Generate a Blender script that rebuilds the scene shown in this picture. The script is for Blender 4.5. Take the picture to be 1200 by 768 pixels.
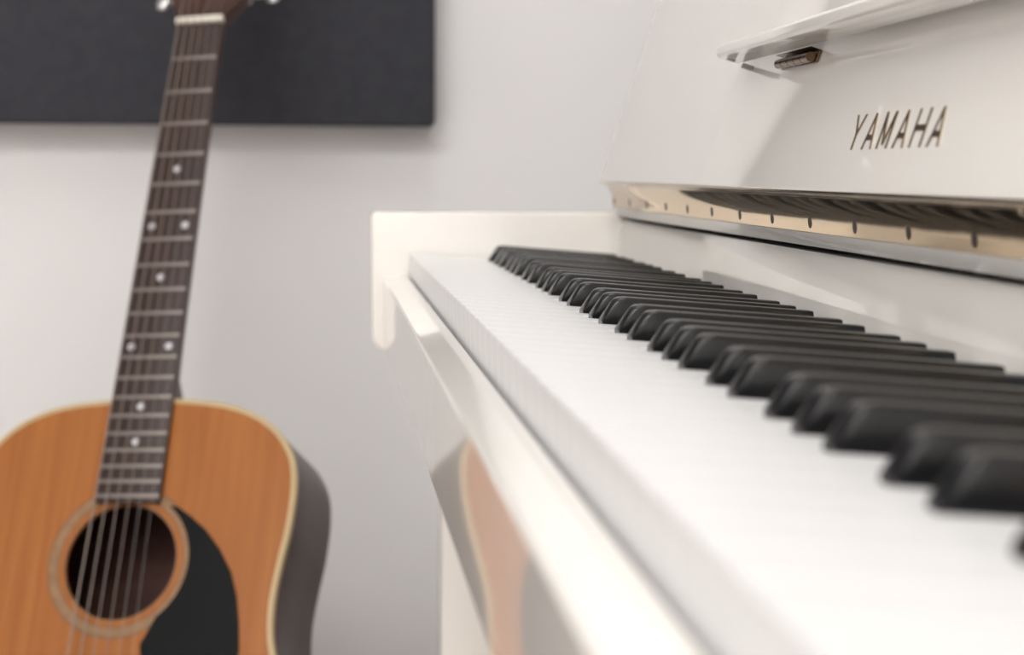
import bpy, bmesh, math, random
from mathutils import Vector, Matrix

random.seed(7)
scene = bpy.context.scene
for o in list(bpy.data.objects):
    bpy.data.objects.remove(o, do_unlink=True)
col = scene.collection

# ---------------------------------------------------------------- camera
# photograph measured as 1200 x 768; millimetre frame: x along the keyboard from
# its bass end, y into the piano from the key fronts, z up from the key tops.
KEY_H = 720.0                      # key tops above the floor (mm)
def W(x, y, z):
    return Vector((x * .001, y * .001, (z + KEY_H) * .001))
YAW, PITCH, ROLL, FPX = .1088, .0906, .0059, 2014.6
cam_d = bpy.data.cameras.new('camera')
cam = bpy.data.objects.new('camera', cam_d); col.objects.link(cam)
fw = Vector((-math.cos(YAW) * math.cos(PITCH), math.sin(YAW) * math.cos(PITCH), -math.sin(PITCH)))
rt = fw.cross(Vector((0, 0, 1))).normalized(); up = rt.cross(fw)
r2 = rt * math.cos(ROLL) + up * math.sin(ROLL); u2 = up * math.cos(ROLL) - rt * math.sin(ROLL)
mw = Matrix((( r2.x, u2.x, -fw.x), (r2.y, u2.y, -fw.y), (r2.z, u2.z, -fw.z))).to_4x4()
mw.translation = W(1228, -60, 58.5)
cam.matrix_world = mw
cam_d.sensor_width = 36; cam_d.sensor_fit = 'HORIZONTAL'
cam_d.lens = FPX / 1200 * 36
cam_d.clip_start = .01; cam_d.clip_end = 50
cam_d.dof.use_dof = True; cam_d.dof.focus_distance = .765; cam_d.dof.aperture_fstop = 10
cam_d.dof.aperture_blades = 0
scene.camera = cam

# ---------------------------------------------------------------- light
wd = bpy.data.worlds.new('world'); scene.world = wd; wd.use_nodes = True
wd.node_tree.nodes['Background'].inputs[0].default_value = (.86, .93, 1, 1)
wd.node_tree.nodes['Background'].inputs[1].default_value = .15
def area(name, loc, direction, sx, sy, power, colr):
    d = bpy.data.lights.new(name, 'AREA'); d.shape = 'RECTANGLE'; d.size = sx; d.size_y = sy
    d.energy = power; d.color = colr
    o = bpy.data.objects.new(name, d); col.objects.link(o); o.location = loc
    o.rotation_euler = Vector(direction).to_track_quat('-Z', 'Z').to_euler()
    return o
area('added_fill_light', (1.15, -2.72, 1.45), (0, 1, 0), 2.3, 1.3, 1.5, (.95, .98, 1))  # weak fill lamp added on the left, at an unseen window
area('ceiling_panel_light', (2.55, -1.0, 2.57), (0, 0, -1), 1.1, 1.8, 80, (1, .985, .965))
area('ceiling_panel_light', (.45, .0, 2.57), (0, 0, -1), .9, .5, 10, (1, .985, .965))

vs = scene.view_settings
vs.view_transform = 'Standard'; vs.look = 'None'; vs.gamma = 1; vs.use_curve_mapping = False
vs.exposure = -0.17

# ---------------------------------------------------------------- materials
def mat(name, colr, rough=.5, metal=0., coat=0., noise=None, bump=None, spec=.5):
    m = bpy.data.materials.new(name); m.use_nodes = True
    nt = m.node_tree; b = nt.nodes['Principled BSDF']
    b.inputs['Base Color'].default_value = (*colr, 1); b.inputs['Roughness'].default_value = rough
    b.inputs['Metallic'].default_value = metal; b.inputs['Coat Weight'].default_value = coat
    b.inputs['Coat Roughness'].default_value = .03
    b.inputs['Specular IOR Level'].default_value = spec
    tc = nt.nodes.new('ShaderNodeTexCoord')
    if noise:
        c2, scale, stretch = noise
        mp = nt.nodes.new('ShaderNodeMapping'); mp.inputs['Scale'].default_value = stretch
        nz = nt.nodes.new('ShaderNodeTexNoise'); nz.inputs['Scale'].default_value = scale; nz.inputs['Detail'].default_value = 5
        rp = nt.nodes.new('ShaderNodeMix'); rp.data_type = 'RGBA'
        rp.inputs[6].default_value = (*colr, 1); rp.inputs[7].default_value = (*c2, 1)
        cr = nt.nodes.new('ShaderNodeValToRGB'); cr.color_ramp.elements[0].position = .35; cr.color_ramp.elements[1].position = .65
        nt.links.new(tc.outputs['Object'], mp.inputs[0]); nt.links.new(mp.outputs[0], nz.inputs['Vector'])
        nt.links.new(nz.outputs['Fac'], cr.inputs[0]); nt.links.new(cr.outputs[0], rp.inputs[0])
        nt.links.new(rp.outputs[2], b.inputs['Base Color'])
    if bump:
        bs, st = bump
        n2 = nt.nodes.new('ShaderNodeTexNoise'); n2.inputs['Scale'].default_value = bs
        bp = nt.nodes.new('ShaderNodeBump'); bp.inputs['Strength'].default_value = st; bp.inputs['Distance'].default_value = .002
        nt.links.new(tc.outputs['Object'], n2.inputs['Vector']); nt.links.new(n2.outputs['Fac'], bp.inputs['Height'])
        nt.links.new(bp.outputs[0], b.inputs['Normal'])
    return m
M = {}
M['lacquer'] = mat('white piano lacquer', (.85, .82, .775), .035, spec=.5)
M['white_key'] = mat('white key plastic', (.80, .80, .805), .25, spec=.4, noise=((.785, .785, .79), 30, (1, 1, 1)))
M['key_side'] = mat('key wood', (.62, .5, .36), .6)
M['black_key'] = mat('black key plastic', (.0075, .0075, .008), .24, spec=.4)
M['brass'] = mat('polished brass', (.66, .51, .33), .07, 1.0, noise=((.61, .46, .29), 6, (.3, 4, 4)))
M['screw'] = mat('dark screw', (.06, .04, .025), .45, .6)
M['logo'] = mat('brass inlay', (.36, .27, .17), .25, .9)
M['antique'] = mat('antique brass', (.20, .13, .08), .25, .9)
M['dark'] = mat('painted gap shade', (.02, .018, .016), .8)  # near-black colour standing in for shade inside the case
M['rubber'] = mat('grey rubber', (.40, .39, .38), .7)
M['felt'] = mat('felt', (.25, .03, .03), .9)
M['wall'] = mat('painted wall', (.83, .82, .82), .75, noise=((.815, .805, .805), 2, (1, 1, 1)), bump=(160, .05))
M['ceiling'] = mat('ceiling paint', (.8, .8, .79), .85)
M['floor'] = mat('floor boards', (.66, .59, .54), .4, noise=((.6, .53, .48), 3, (1, 9, 1)))
M['fabric'] = mat('charcoal fabric', (.057, .058, .068), .9, noise=((.049, .050, .060), 60, (1, 1, 1)), bump=(900, .5), spec=.2)
M['spruce'] = mat('aged spruce', (.37, .135, .033), .30, spec=.35, noise=((.31, .105, .024), 14, (9, .35, 1)))
M['rosewood'] = mat('rosewood', (.055, .027, .022), .3, spec=.2, noise=((.082, .040, .031), 9, (1, 5, .6)))
M['ebony'] = mat('fretboard wood', (.034, .020, .017), .45, spec=.35, noise=((.052, .031, .026), 25, (6, .6, 1)))
M['mahogany'] = mat('mahogany', (.06, .027, .017), .35, noise=((.09, .04, .024), 14, (6, .6, 1)))
M['cream'] = mat('cream binding', (.50, .37, .20), .4)
M['bone'] = mat('bone nut', (.72, .67, .58), .45)
M['pickguard'] = mat('black pickguard', (.007, .0075, .008), .25, spec=.15)
M['ring'] = mat('rosette inlay', (.30, .17, .08), .4, noise=((.23, .125, .06), 120, (1, 1, 1)))
M['ring_dark'] = mat('rosette dark line', (.14, .08, .045), .4)
M['fret'] = mat('nickel fret', (.27, .235, .215), .5, .6)
M['pearl'] = mat('pearl dot', (.56, .55, .57), .3)
M['bronze'] = mat('bronze string', (.22, .18, .155), .45, .9)
M['chrome'] = mat('chrome', (.62, .62, .63), .25, 1.0)
M['steel'] = mat('steel string', (.22, .21, .2), .45, .9)
M['stand'] = mat('black tube', (.02, .02, .02), .4)
M['frame'] = mat('window frame paint', (.8, .8, .8), .4)

# ---------------------------------------------------------------- helpers
def tag(o, label=None, cat=None, kind=None, group=None):
    if label: o['label'] = label
    if cat: o['category'] = cat
    if kind: o['kind'] = kind
    if group: o['group'] = group
    return o
def thing(name, loc, label, cat, rot=None):
    o = bpy.data.objects.new(name, None); col.objects.link(o); o.empty_display_size = .05
    if rot is not None:
        m = rot.to_4x4(); m.translation = loc; o.matrix_world = m
    else:
        o.location = loc
    o['base'] = list(loc)
    return tag(o, label, cat)
def link(name, me, m, parent=None, loc=None):
    o = bpy.data.objects.new(name, me); col.objects.link(o)
    if m is not None and not me.materials: me.materials.append(m)
    o.parent = parent
    if loc is not None: o.location = loc
    return o
def finish(bm, name, smooth=30, bevel=0, seg=2):
    bmesh.ops.remove_doubles(bm, verts=bm.verts, dist=1e-6)
    bmesh.ops.recalc_face_normals(bm, faces=bm.faces)
    if bevel:
        es = [e for e in bm.edges if len(e.link_faces) == 2 and e.calc_face_angle(0) > math.radians(25)]
        bmesh.ops.bevel(bm, geom=es, offset=bevel, segments=seg, profile=.5, affect='EDGES', clamp_overlap=True)
    me = bpy.data.meshes.new(name); bm.to_mesh(me); bm.free()
    if smooth:
        me.shade_smooth(); me.set_sharp_from_angle(angle=math.radians(smooth))
    return me
def add_poly(bm, pts, vec):
    """extrude the closed polygon pts (list of Vectors) by vec"""
    a = [bm.verts.new(p) for p in pts]; b = [bm.verts.new(Vector(p) + vec) for p in pts]
    bm.faces.new(a); bm.faces.new(b[::-1]); n = len(pts)
    for i in range(n): bm.faces.new((a[i], a[(i + 1) % n], b[(i + 1) % n], b[i]))
def add_box(bm, x0, x1, y0, y1, z0, z1):
    add_poly(bm, [Vector((x0, y0, z0)), Vector((x1, y0, z0)), Vector((x1, y1, z0)), Vector((x0, y1, z0))], Vector((0, 0, z1 - z0)))
def add_tube(bm, p, q, r0, r1=None, n=12):
    p, q = Vector(p), Vector(q); r1 = r0 if r1 is None else r1
    d = (q - p).normalized(); a = d.orthogonal().normalized(); b = d.cross(a)
    A = [bm.verts.new(p + (a * math.cos(t) + b * math.sin(t)) * r0) for t in [2 * math.pi * i / n for i in range(n)]]
    B = [bm.verts.new(q + (a * math.cos(t) + b * math.sin(t)) * r1) for t in [2 * math.pi * i / n for i in range(n)]]
    bm.faces.new(A[::-1]); bm.faces.new(B)
    for i in range(n): bm.faces.new((A[i], A[(i + 1) % n], B[(i + 1) % n], B[i]))

# ---------------------------------------------------------------- room
XB, XN, YL, YR, ZC = -.60, 3.2, -2.8, .50, 2.6
def struct(name, boxes, m, label=None):
    bm = bmesh.new()
    for b in boxes: add_box(bm, *b)
    bmesh.ops.recalc_face_normals(bm, faces=bm.faces)
    me = bpy.data.meshes.new(name); bm.to_mesh(me); bm.free()
    return tag(link(name, me, m), label, None, 'structure')
struct('floor', [(XB, XN, YL, YR, -.05, 0)], M['floor'], 'brown floor boards of the room')
struct('ceiling', [(XB, XN, YL, YR, ZC, ZC + .05)], M['ceiling'], 'white painted ceiling')
struct('wall_back', [(XB - .1, XB, YL - .1, YR + .1, 0, ZC)], M['wall'], 'pale grey painted wall behind the guitar')
struct('wall_right', [(XB, XN, YR, YR + .1, 0, ZC)], M['wall'], 'pale painted wall behind the piano')
struct('wall_front', [(XN, XN + .1, YL - .1, YR + .1, 0, ZC)], M['wall'], 'pale painted wall facing the guitar')
WX0, WX1, WZ0, WZ1 = 0.0, 2.3, .8, 2.1
struct('wall_left', [(XB, WX0, YL - .1, YL, 0, ZC), (WX1, XN, YL - .1, YL, 0, ZC),
                     (WX0, WX1, YL - .1, YL, 0, WZ0), (WX0, WX1, YL - .1, YL, WZ1, ZC)], M['wall'], 'pale painted wall with the added window opening')
struct('added_window', [(WX0, WX0 + .05, YL - .08, YL - .02, WZ0, WZ1), (WX1 - .05, WX1, YL - .08, YL - .02, WZ0, WZ1),
                    (WX0, WX1, YL - .08, YL - .02, WZ0, WZ0 + .05), (WX0, WX1, YL - .08, YL - .02, WZ1 - .05, WZ1)], M['frame'], 'white frame of an added, unseen window')  # unseen window, added as the setting for the left fill lamp

# dark panel on the back wall: lower right corner at photo pixel (510, 148)
XP = -550.0
def on_x(px, py, x):
    d = fw + r2 * ((px - 600) / FPX) + u2 * ((384 - py) / FPX)
    c = cam.matrix_world.translation
    t = (x * .001 - c.x) / d.x
    return c + d * t
pc = on_x(510, 148, XP)
bm = bmesh.new(); add_box(bm, XB + .0005, XP * .001, pc.y - 1.2, pc.y, pc.z, pc.z + .6)
tag(link('wall_hanging', finish(bm, 'wall_hanging', bevel=.004), M['fabric']),
    'large dark grey fabric panel hung flat on the pale wall', 'wall hanging')

# ---------------------------------------------------------------- piano
PB = Vector((.611, .2, 0))
piano = thing('upright_piano', PB, 'white glossy upright piano with open fallboard and gold lettering', 'piano')
def pv(x, y, z): return W(x, y, z) - PB
def yz_prism(name, prof, x0, x1, m, bevel=0, parent=piano, seg=2, smooth=30):
    bm = bmesh.new(); add_poly(bm, [pv(x0, y, z) for y, z in prof], Vector(((x1 - x0) * .001, 0, 0)))
    return link(name, finish(bm, name, bevel=bevel * .001, seg=seg, smooth=smooth), m, parent)
def pbox(name, x0, x1, y0, y1, z0, z1, m, bevel=0, parent=piano):
    return yz_prism(name, [(y0, z0), (y1, z0), (y1, z1), (y0, z1)], x0, x1, m, bevel, parent)
KW = 23.5; NW = 52; KL = NW * KW          # 1222
# arms
arm = [(-27, 27), (-25, 29), (204, 29), (204, -72), (-14, -72), (-22, -69), (-26, -62)]
for x0, x1 in ((-48, -3), (KL + 3, KL + 48)):
    yz_prism('arm', arm, x0, x1, M['lacquer'], 1.6, seg=3)
    pbox('leg', x0, x1, 24, 78, -KEY_H, -72, M['lacquer'], 2)
    pbox('side_panel', x0, x1, 205, 450, -KEY_H, 440, M['lacquer'], 3)
# key slip: top shelf in front of the keys, glossy front face
yz_prism('key_slip', [(-1, -16), (-18, -18.2), (-18, -66), (-1, -66)], -3, KL + 3, M['lacquer'], 1.6, seg=5, smooth=0)
pbox('key_bed', -3, KL + 3, -1, 400, -66, -40, M['lacquer'], 0)
pbox('lower_panel', -3, KL + 3, 206, 226, -KEY_H + 110, -66, M['lacquer'], 1.5)
pbox('bottom_board', -3, KL + 3, 195, 440, -KEY_H + 10, -KEY_H + 109, M['lacquer'], 1.5)
pbox('upper_panel', -3, KL + 3, 246, 264, 20, 440, M['lacquer'], 1.5)
pbox('lid', -62, KL + 62, 190, 465, 440.2, 464, M['lacquer'], 4)
pbox('back_board', -3, KL + 3, 425, 440, -KEY_H + 109, 440, M['key_side'])
pbox('gap_shade_backing', -3, KL + 3, 192, 204, -40, 60, M['dark'])  # dark box put behind the gap; its shade is painted in
# panel rising behind the keys, hinge rail, brass hinge strip
yz_prism('name_board', [(155, 24), (148, -22), (164, -22), (176, 24)], -3, KL + 3, M['lacquer'], .8)
yz_prism('hinge_rail', [(147.6, 33.0), (151.5, 26.6), (178, 26.6), (178, 52), (150, 52), (150, 33)], -3, KL + 3, M['lacquer'], .4)
bm = bmesh.new(); add_poly(bm, [pv(-5, y, z) for y, z in ((140.6, 50.4), (143.0, 48.8), (145.0, 46.2), (146.4, 43.2), (147.2, 40.0), (147.5, 37.0), (147.7, 33.2), (148.7, 33.2), (148.5, 37), (148.1, 40.2), (147.4, 43.1), (146.3, 45.9), (143.9, 49.6), (141.2, 51.2))], Vector(((KL + 10) * .001, 0, 0)))
strip = link('hinge_strip', finish(bm, 'hinge_strip', smooth=40), M['brass'], piano); strip['label'] = 'polished brass hinge strip'
bdir = Vector((0, 4.6, -16.4)).normalized(); bn = Vector((0, -1, -.1)).normalized()
bm = bmesh.new(); add_tube(bm, Vector((0, 0, 0)), bn * .00012, .0027, .0026, 14)
sme = finish(bm, 'screw')
for k in range(20):
    t = .70
    p = Vector((2 + 63 * k, 147.42, 37.4))
    link('screw', sme, M['screw'], strip, pv(p.x, p.y, p.z))
# fallboard leaning back
A = math.atan(.33); sA, cA = math.sin(A), math.cos(A)
def fb(x, h, w): return pv(x, 141 + h * sA - w * cA, 50.7 + h * cA + w * sA)
def fb_slab(name, x0, x1, prof, m, bevel=0, parent=piano, seg=2):
    bm = bmesh.new(); add_poly(bm, [fb(x0, h, w) for h, w in prof], Vector(((x1 - x0) * .001, 0, 0)))
    return link(name, finish(bm, name, bevel=bevel * .001, seg=seg), m, parent)
fall = fb_slab('fallboard', -30, KL + 30, [(0, -1), (1, 0), (292, 0), (292, -20), (3, -20)], M['lacquer'], .8)
# lettering YAMAHA inlaid on the fallboard, each letter a piece
def letter(strokes, x0, wdt, h0, hgt):
    bm = bmesh.new()
    for i, poly in enumerate(strokes):
        pts = [fb(x0 + a * wdt, h0 + b * hgt, .02 * (i + 1)) for a, b in poly]
        add_poly(bm, pts, (fb(0, 0, .35) - fb(0, 0, 0)))
    link('letter', finish(bm, 'letter', smooth=0), M['logo'], fall)
s = .135
L_Y = [[(0, 1), (s, 1), (.5 + s * .55, .45), (.5 - s * .5, .45)], [(1 - s, 1), (1, 1), (.5 + s * .5, .42), (.5 - s * .3, .45)], [(.5 - s / 2, 0), (.5 + s / 2, 0), (.5 + s / 2, .47), (.5 - s / 2, .47)]]
L_A = [[(0, 0), (s, 0), (.5 + s / 2, 1), (.5 - s / 2, 1)], [(1 - s, 0), (1, 0), (.5 + s / 2, 1), (.5 - s / 2, 1)], [(.2, .25), (.8, .25), (.75, .40), (.25, .40)]]
L_M = [[(0, 0), (s, 0), (s, 1), (0, 1)], [(1 - s, 0), (1, 0), (1, 1), (1 - s, 1)], [(0, 1), (s * 1.2, 1), (.5 + s * .5, .1), (.5 - s * .5, .1)], [(1 - s * 1.2, 1), (1, 1), (.5 + s * .5, .1), (.5 - s * .5, .1)]]
L_H = [[(0, 0), (s, 0), (s, 1), (0, 1)], [(1 - s, 0), (1, 0), (1, 1), (1 - s, 1)], [(.1, .43), (.9, .43), (.9, .58), (.1, .58)]]
for k, L in enumerate((L_Y, L_A, L_M, L_A, L_H, L_A)):
    letter(L, 559 + 18.2 * k, 12.4, 17.9, 14.6)
# folding music desk with a lip along its lower edge
desk = fb_slab('music_desk', 336, 886, [(66, 6), (66, 15.5), (67, 16.2), (250, 16.2), (250, 6)], M['lacquer'], .6)
fb_slab('desk_lip', 334, 888, [(65.8, 12), (66, 17), (67, 18.5), (70.5, 19.2), (72.4, 18.6), (73, 16.6), (71, 12)], M['lacquer'], .5, desk, 3)
for x0, x1 in ((411, 471), (751, 811)):
    h = fb_slab('desk_hinge', x0, x1, [(60.2, .1), (60.2, 1.2), (65.6, 1.2), (65.6, 5.6), (66, 5.6), (66, .1)], M['antique'], .15, desk)
    bm = bmesh.new()
    for j in range(5):
        a = x0 + 2 + j * (x1 - x0 - 4) / 5; add_tube(bm, fb(a + .5, 61.8, 3.6), fb(a + (x1 - x0 - 4) / 5 - .5, 61.8, 3.6), .0023, n=12)
    link('desk_hinge', finish(bm, 'desk_hinge'), M['antique'], desk)
for x in (344, 878):
    bm = bmesh.new(); add_tube(bm, fb(x, 66.2, 12), fb(x, 65.2, 12), .0022, n=14)
    link('rubber_pad', finish(bm, 'rubber_pad'), M['rubber'], desk)
    bm = bmesh.new(); add_poly(bm, [fb(x, 63.5, .1), fb(x + 4, 63.5, .1), fb(x + 4, 66, .1), fb(x, 66, .1)], fb(0, 0, 5.8) - fb(0, 0, 0))
    link('rubber_pad', finish(bm, 'rubber_pad', bevel=.0004), M['rubber'], desk)

# keys: the key plane drops slightly towards the back
TILT = .077
OFFB = {1: 21.05, 3: 49.45, 6: 90.5, 8: 117.5, 10: 144.5}
WPOS = {0: 0, 2: 1, 4: 2, 5: 3, 7: 4, 9: 5, 11: 6}
def white_mesh(pc, first=False, last=False):
    x0 = WPOS[pc] * KW + .22; x1 = (WPOS[pc] + 1) * KW - .22
    lb = OFFB.get((pc - 1) % 12) if (pc - 1) in OFFB else None
    rb = OFFB.get(pc + 1)
    if first: lb = None
    if last: rb = None
    hw = 6.9
    a = x0 if lb is None else lb + hw; b = x1 if rb is None else rb - hw
    yf, yn, yb = 0, 52.0, 147.0
    base = WPOS[pc] * KW
    outline = [(x0, yf), (x1, yf), (x1, yn), (b, yn), (b, yb), (a, yb), (a, yn), (x0, yn)]
    if b == x1: outline = [q for q in outline if q not in ((x1, yn),)]; outline = [(x, y) for x, y in outline if not (x == x1 and y == yn)]
    seen = []
    for q in outline:
        if not seen or q != seen[-1]: seen.append(q)
    bm = bmesh.new()
    c = .5
    def P(x, y, z): return Vector(((x - base) * .001, y * .001, (z - TILT * y) * .001))
    n = len(seen); cx = (x0 + x1) / 2
    def inset(q, d):
        x, y = q
        return (x + d * .45 * (1 if x < cx else -1), y + (d if y == yf else 0))
    top = [bm.verts.new(P(*inset(q, c), 0)) for q in seen]
    mid = [bm.verts.new(P(*q, -c)) for q in seen]
    low = [bm.verts.new(P(*q, -3.0)) for q in seen]
    bot = [bm.verts.new(P(x, max(y, .6), -21)) for x, y in seen]
    bm.faces.new(top)
    for A_, B_ in ((top, mid), (mid, low), (low, bot)):
        for i in range(n): bm.faces.new((A_[i], A_[(i + 1) % n], B_[(i + 1) % n], B_[i]))
    bm.faces.new(bot[::-1])
    return finish(bm, 'white_key', smooth=25)
def black_mesh():
    # side profile (y, z, half width)
    bm = bmesh.new()
    y0, y1 = 54.4, 144.5
    secs = [(y0, -3, 5.5, 5.5), (y0, 1.0, 5.5, 5.5)]
    rings = []
    def ring(pts): rings.append([bm.verts.new(Vector((x * .001, y * .001, (z - TILT * y) * .001))) for x, y, z in pts])
    # section across x at successive y: bottom width 11.2, top 9.2 with rounded shoulders
    def sect(y, ztop, yb):
        s_ = ztop / 11.6; r = 1.5 * s_
        wb, wt = 5.6, 5.6 - 1.0 * s_
        ring([(-wb, yb, -6), (-wb, yb, .2), (-wt - .05, y, ztop - r), (-wt + .35 * r, y, ztop - .32 * r), (-wt + r, y, ztop),
              (wt - r, y, ztop), (wt - .35 * r, y, ztop - .32 * r), (wt + .05, y, ztop - r), (wb, yb, .2), (wb, yb, -6)])
    sect(y0, .8, y0)
    sect(y0 + 4.6, 8.6, y0 + .3); sect(y0 + 5.9, 10.3, y0 + .6); sect(y0 + 7.6, 11.2, y0 + 2); sect(y0 + 10.5, 11.6, y0 + 6)
    sect(y1, 11.6, y1)
    for A_, B_ in zip(rings, rings[1:]):
        for i in range(len(A_) - 1): bm.faces.new((A_[i], A_[i + 1], B_[i + 1], B_[i]))
        bm.faces.new((A_[-1], A_[0], B_[0], B_[-1]))
    bm.faces.new(rings[0]); bm.faces.new(rings[-1][::-1])
    return finish(bm, 'black_key', smooth=36)
WM = {pc: white_mesh(pc) for pc in WPOS}
WM['first'] = white_mesh(9, first=True); WM['last'] = white_mesh(0, last=True)
BM = black_mesh()
wi = 0
for midi in range(21, 109):
    pc = midi % 12; octv = midi // 12 - 1
    if pc in WPOS:
        me = WM['first'] if midi == 21 else WM['last'] if midi == 108 else WM[pc]
        link('white_key', me, M['white_key'], piano, pv(wi * KW, 0, 0)); wi += 1
    else:
        link('black_key', BM, M['black_key'], piano, pv(47 - 164.5 + octv * 164.5 + OFFB[pc], 0, 0))

# ---------------------------------------------------------------- guitar
U = Vector((-.45543, .10581, .88396)); V = Vector((.31365, .94832, .04808)); N = Vector((.83319, -.29916, .46508))
NUT = W(-356.2, -169.7, 187.3)
rotm = Matrix(((V.x, U.x, N.x), (V.y, U.y, N.y), (V.z, U.z, N.z)))
GB = NUT + U * (-.866)
guitar = thing('acoustic_guitar', GB, 'acoustic guitar with amber top, black pickguard and dark rosewood sides leaning near the wall', 'guitar', rotm)
def g(u, v, w=0): return Vector((v * .001, (u + 866) * .001, w * .001))
def glink(name, bm, m, parent=guitar, **k): return link(name, finish(bm, name, **k), m, parent)
def gbox(name, u0, u1, v0, v1, w0, w1, m, parent=guitar, bevel=0):
    bm = bmesh.new(); add_poly(bm, [g(u0, v0, w0), g(u0, v1, w0), g(u1, v1, w0), g(u1, v0, w0)], Vector((0, 0, (w1 - w0) * .001)))
    return glink(name, bm, m, parent, bevel=bevel * .001)
ctrl = [(-357, 0), (-358.6, 38), (-363, 72), (-372.5, 99), (-386.5, 118.6), (-403, 131), (-419, 136.7), (-440, 138.6), (-468, 137.4), (-495, 133.8),
        (-522, 131.3), (-545, 132.2), (-566, 136.7), (-605, 150), (-650, 170), (-700, 188), (-745, 196), (-788, 190), (-824, 165), (-848, 125), (-861, 75), (-866, 0)]
full = ctrl + [(u_, -v_) for u_, v_ in reversed(ctrl[1:-1])]
def catmull(pts, k):
    out = []; n = len(pts)
    for i in range(n):
        p0, p1, p2, p3 = [Vector(pts[(i + j) % n]) for j in (-1, 0, 1, 2)]
        for j in range(k):
            t = j / k
            out.append(.5 * ((2 * p1) + (p2 - p0) * t + (2 * p0 - 5 * p1 + 4 * p2 - p3) * t * t + (3 * p1 - p0 - 3 * p2 + p3) * t ** 3))
    return out
OUT = catmull(full, 4); NO = len(OUT)
HC, HR, SB = Vector((-494, 0)), 46.5, -2.0       # sound hole, soundboard level
def depth(u_): return SB - (94 + 18 * (-357 - u_) / 509)
bm = bmesh.new()
t1 = [bm.verts.new(g(p.x, p.y, SB - .4)) for p in OUT]
b1 = [bm.verts.new(g(p.x, p.y, depth(p.x) + 3)) for p in OUT]
b2 = [bm.verts.new(g(HC.x + (p.x - HC.x) * .985, p.y * .985, depth(p.x))) for p in OUT]
for A_, B_ in ((t1, b1), (b1, b2)):
    for i in range(NO): bm.faces.new((A_[i], A_[(i + 1) % NO], B_[(i + 1) % NO], B_[i]))
cb = bm.verts.new(g(-600, 0, depth(-600) - 5))
for i in range(NO): bm.faces.new((b2[i], b2[(i + 1) % NO], cb))
glink('body', bm, M['rosewood'], smooth=45)['label'] = 'dark rosewood back and sides'
bm = bmesh.new()
dirs = [(p - HC).normalized() for p in OUT]
lv = []
for w, sc in ((SB, 1), (SB - 3, .992)):
    lv.append(([bm.verts.new(g(HC.x + (p.x - HC.x) * sc, p.y * sc, w)) for p in OUT], [bm.verts.new(g(HC.x + d.x * HR, d.y * HR, w)) for d in dirs]))
for i in range(NO):
    j = (i + 1) % NO
    bm.faces.new((lv[0][0][i], lv[0][0][j], lv[0][1][j], lv[0][1][i])); bm.faces.new((lv[1][0][j], lv[1][0][i], lv[1][1][i], lv[1][1][j]))
    bm.faces.new((lv[0][1][i], lv[0][1][j], lv[1][1][j], lv[1][1][i])); bm.faces.new((lv[0][0][j], lv[0][0][i], lv[1][0][i], lv[1][0][j]))
top = glink('soundboard', bm, M['spruce']); top['label'] = 'amber spruce soundboard'
# cream binding round the edge
bm = bmesh.new()
cl = []
for i, p in enumerate(OUT):
    t = (OUT[(i + 1) % NO] - OUT[i - 1]).normalized(); nn = Vector((t.y, -t.x))
    if nn.dot(p - Vector((-600, 0))) < 0: nn = -nn
    prof = [(-3.6, .3), (.2, .3), (.7, -.3), (.7, -5.5), (-.4, -5.5), (-3.6, -.4)]
    cl.append([bm.verts.new(g(p.x + nn.x * a, p.y + nn.y * a, SB + b)) for a, b in prof])
for i in range(NO):
    A_, B_ = cl[i], cl[(i + 1) % NO]
    for k in range(6): bm.faces.new((A_[k], A_[(k + 1) % 6], B_[(k + 1) % 6], B_[k]))
glink('binding', bm, M['cream'])
def annulus(name, r0, r1, w0, w1, m, parent):
    bm = bmesh.new(); n = 72; R = []
    for r, w in ((r0, w0), (r0, w1), (r1, w1), (r1, w0)):
        R.append([bm.verts.new(g(HC.x + r * math.cos(2 * math.pi * i / n), r * math.sin(2 * math.pi * i / n), w)) for i in range(n)])
    for k in range(4):
        for i in range(n): bm.faces.new((R[k][i], R[k][(i + 1) % n], R[(k + 1) % 4][(i + 1) % n], R[(k + 1) % 4][i]))
    return glink(name, bm, m, parent)
annulus('rosette', 53.4, 60.6, SB + .01, SB + .18, M['ring'], top)
annulus('rosette', 60.6, 61.6, SB + .01, SB + .16, M['ring_dark'], top)
annulus('rosette', 52.6, 53.4, SB + .01, SB + .16, M['ring_dark'], top)
annulus('rosette', 46.5, 47.4, SB + .01, SB + .16, M['ring_dark'], top)
# pickguard hugging the rosette
pg = []
for a in range(38, 141, 6):
    t = math.radians(a); pg.append((HC.x + 57.5 * math.cos(t), 57.5 * math.sin(t)))
arc_end = pg[-1]
edge = [(-560, 27), (-580, 31), (-600, 42), (-613, 60), (-615, 80), (-604, 97), (-585, 106), (-563, 108.5), (-542, 105.5), (-521, 101), (-502, 94), (-484, 82.5), (-468, 68.5), (-456, 53), (-449, 42)]
bm = bmesh.new(); pl = pg + edge
add_poly(bm, [g(u_, v_, SB + .2) for u_, v_ in pl], Vector((0, 0, .0009)))
bm.normal_update()
bmesh.ops.triangulate(bm, faces=[f for f in bm.faces if len(f.verts) > 4])
glink('pickguard', bm, M['pickguard'], top)
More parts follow.
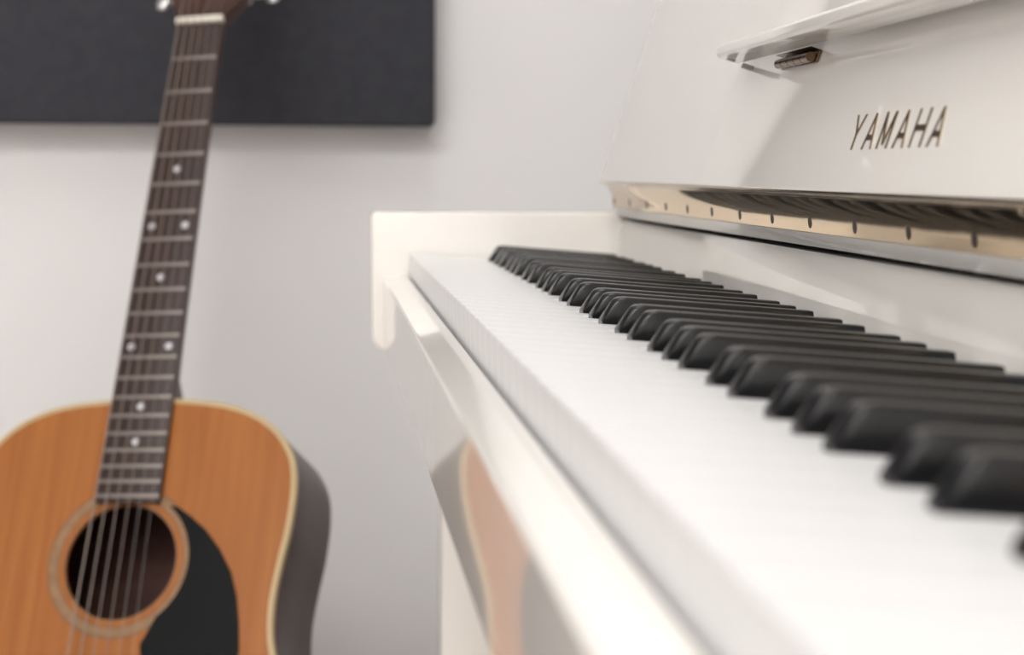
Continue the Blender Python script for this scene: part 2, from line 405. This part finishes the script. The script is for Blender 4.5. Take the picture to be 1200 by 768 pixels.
# neck and fretboard
S = 645.0
def fr(k): return -S * (1 - 2 ** (-k / 12))
def fbw(u_): return 21.5 + (28 - 21.5) * (-u_ / 447)
bm = bmesh.new()
rings = []
for u_, th in ((4, 20), (-60, 20), (-200, 21), (-300, 23), (-335, 34), (-348, 60), (-357, 80)):
    w_ = fbw(u_) if u_ > -320 else fbw(u_) * .92
    rings.append([bm.verts.new(g(u_, w_ * math.cos(t), -.2 - th * math.sin(t))) for t in [math.pi * i / 12 for i in range(13)]])
for A_, B_ in zip(rings, rings[1:]):
    for i in range(12): bm.faces.new((A_[i], A_[i + 1], B_[i + 1], B_[i]))
    bm.faces.new((A_[12], A_[0], B_[0], B_[12]))
bm.faces.new(rings[0]); bm.faces.new(rings[-1][::-1])
neck = glink('neck', bm, M['mahogany'], smooth=50)
bm = bmesh.new()
add_tube(bm, g(-352, 30, -66), g(-352, 38, -66), .005, .0075)
glink('strap_button', bm, M['stand'], neck)
FT = 4.0
bm = bmesh.new()
add_poly(bm, [g(0, -21.5, SB + 1.6), g(0, 21.5, SB + 1.6), g(-447, 28, SB + 1.6), g(-447, -28, SB + 1.6)], Vector((0, 0, (FT - SB - 1.6) * .001)))
board = glink('fretboard', bm, M['ebony'], bevel=.0006)
for k in range(1, 21):
    u_ = fr(k); w_ = fbw(u_) - .6
    gbox('fret', u_ - 1.6, u_ + 1.6, -w_, w_, FT - .3, FT + .9, M['fret'], board, .4)
def dot(u_, v_):
    bm = bmesh.new(); add_tube(bm, g(u_, v_, FT - .2), g(u_, v_, FT + .08), .0033, n=16); glink('inlay_dot', bm, M['pearl'], board)
for k in (5, 9, 15, 17): dot((fr(k) + fr(k - 1)) / 2, 0)
for k in (7, 12):
    for s_ in (-1, 1): dot((fr(k) + fr(k - 1)) / 2, s_ * (15.0 if k == 7 else 16.5))
gbox('nut', 0, 6, -22, 22, 0, FT + 3.6, M['bone'], guitar, .8)
# headstock, bent back behind the nut
HA = math.radians(13)
def hs(u_, v_, w_=0): return g(6 + u_ * math.cos(HA) + w_ * math.sin(HA), v_, FT - 1 - u_ * math.sin(HA) + w_ * math.cos(HA))
bm = bmesh.new()
hp = [(0, -22), (0, 22), (9, 25), (24, 34), (34, 36), (182, 37.5), (190, 30), (188, 0), (190, -30), (182, -37.5), (34, -36), (24, -34), (9, -25)]
add_poly(bm, [hs(u_, v_, 0) for u_, v_ in hp], hs(0, 0, -15) - hs(0, 0, 0))
head = glink('headstock', bm, M['rosewood'], bevel=.001)
posts = {}
for s_ in (-1, 1):
    for k in range(3):
        u_ = 46 + k * 45
        bm = bmesh.new(); add_tube(bm, hs(u_, s_ * 24, -.5), hs(u_, s_ * 24, 9), .0033, n=12); add_tube(bm, hs(u_, s_ * 24, 0), hs(u_, s_ * 24, 1.5), .0052, n=16)
        add_tube(bm, hs(u_, s_ * 24, -20), hs(u_, s_ * 51, -20), .0024, n=10)
        pk = glink('tuning_peg', bm, M['chrome'], head)
        add = bmesh.new(); bmesh.ops.create_uvsphere(add, u_segments=16, v_segments=10, radius=1)
        for v_ in add.verts:
            q = v_.co; v_.co = hs(u_ - 20 + q.y * 10 + 20, s_ * (54 + q.x * 8), -20 + q.z * 4.5)
        glink('peg_button', add, M['chrome'], pk)
        bm = bmesh.new(); add_poly(bm, [hs(u_ - 8, s_ * 14, -23), hs(u_ + 8, s_ * 14, -23), hs(u_ + 8, s_ * 34, -23), hs(u_ - 8, s_ * 34, -23)], hs(0, 0, 8) - hs(0, 0, 0))
        glink('gear_case', bm, M['chrome'], pk, bevel=.0015)
        posts[(s_, k)] = (u_, s_ * 24)
# bridge (below the frame) and strings
br = gbox('bridge', -662, -634, -78, 78, SB + .2, SB + 9, M['ebony'], guitar, 3)
gbox('saddle', -647, -644, -36, 36, SB + 8, SB + 12, M['bone'], br, .5)
radii = [.75, .62, .5, .4, .26, .2]
for i in range(6):
    vn = -17.8 + 35.6 * i / 5; vb = -27.5 + 55 * i / 5
    s_ = -1 if i < 3 else 1; k = i if i < 3 else 5 - i
    pu, pvv = posts[(s_, k)]
    bm = bmesh.new()
    r = radii[i] * .001
    add_tube(bm, g(-645.5, vb, SB + 12), g(3, vn, FT + 3.7), r, n=8)
    add_tube(bm, g(3, vn, FT + 3.7), hs(pu, pvv + (3 if s_ < 0 else -3), 6), r, n=8)
    add_tube(bm, g(-655, vb, SB + 8.6), g(-645.5, vb, SB + 12), r, n=8)
    glink('string', bm, M['bronze'] if i < 4 else M['steel'])
    bm = bmesh.new(); add_tube(bm, g(-655, vb, SB + 8), g(-655, vb, SB + 12), .0025, .003, n=10); glink('bridge_pin', bm, M['bone'], br)

# low A-frame guitar stand under the body
stand = thing('guitar_stand', Vector((GB.x, GB.y, 0)), 'low black tube stand carrying the acoustic guitar', 'guitar stand')
def gw(u_, v_, w_): return guitar.matrix_world @ g(u_, v_, w_) if False else GB + (V * v_ + U * (u_ + 866) + N * w_) * .001
sb = stand.location
def stube(name, pts, r, parent=stand):
    bm = bmesh.new()
    for a, b in zip(pts, pts[1:]): add_tube(bm, Vector(a) - sb, Vector(b) - sb, r, n=12)
    return link(name, finish(bm, name), M['stand'], parent)
for s_ in (-1, 1):
    back = gw(-690, 95 * s_, -130); low = gw(-872 - 14, 85 * s_, -122); lip = gw(-872 - 14, 85 * s_, 22); hook = gw(-850, 82 * s_, 26)
    foot_f = Vector((low.x + .09, low.y, .01)); foot_b = Vector((back.x - .14, back.y, .01))
    stube('leg', [foot_f, low, back, foot_b], .008)
    stube('cradle', [low, lip, hook], .0075)
stube('crossbar', [gw(-690, -95, -130), gw(-690, 95, -130)], .007)

# ceiling light fixtures
for x, y, hx, hy, lab in ((2.55, -1.0, .58, .93, 'large flat white light panel fixed to the ceiling'), (.45, 0, .48, .28, 'small flat white light panel on the ceiling above the piano')):
    bm = bmesh.new(); add_box(bm, x - hx, x + hx, y - hy, y + hy, 2.58, 2.5995)
    tag(link('ceiling_light', finish(bm, 'ceiling_light', bevel=.004), M['frame']), lab, 'ceiling light', None, 'ceiling lights')
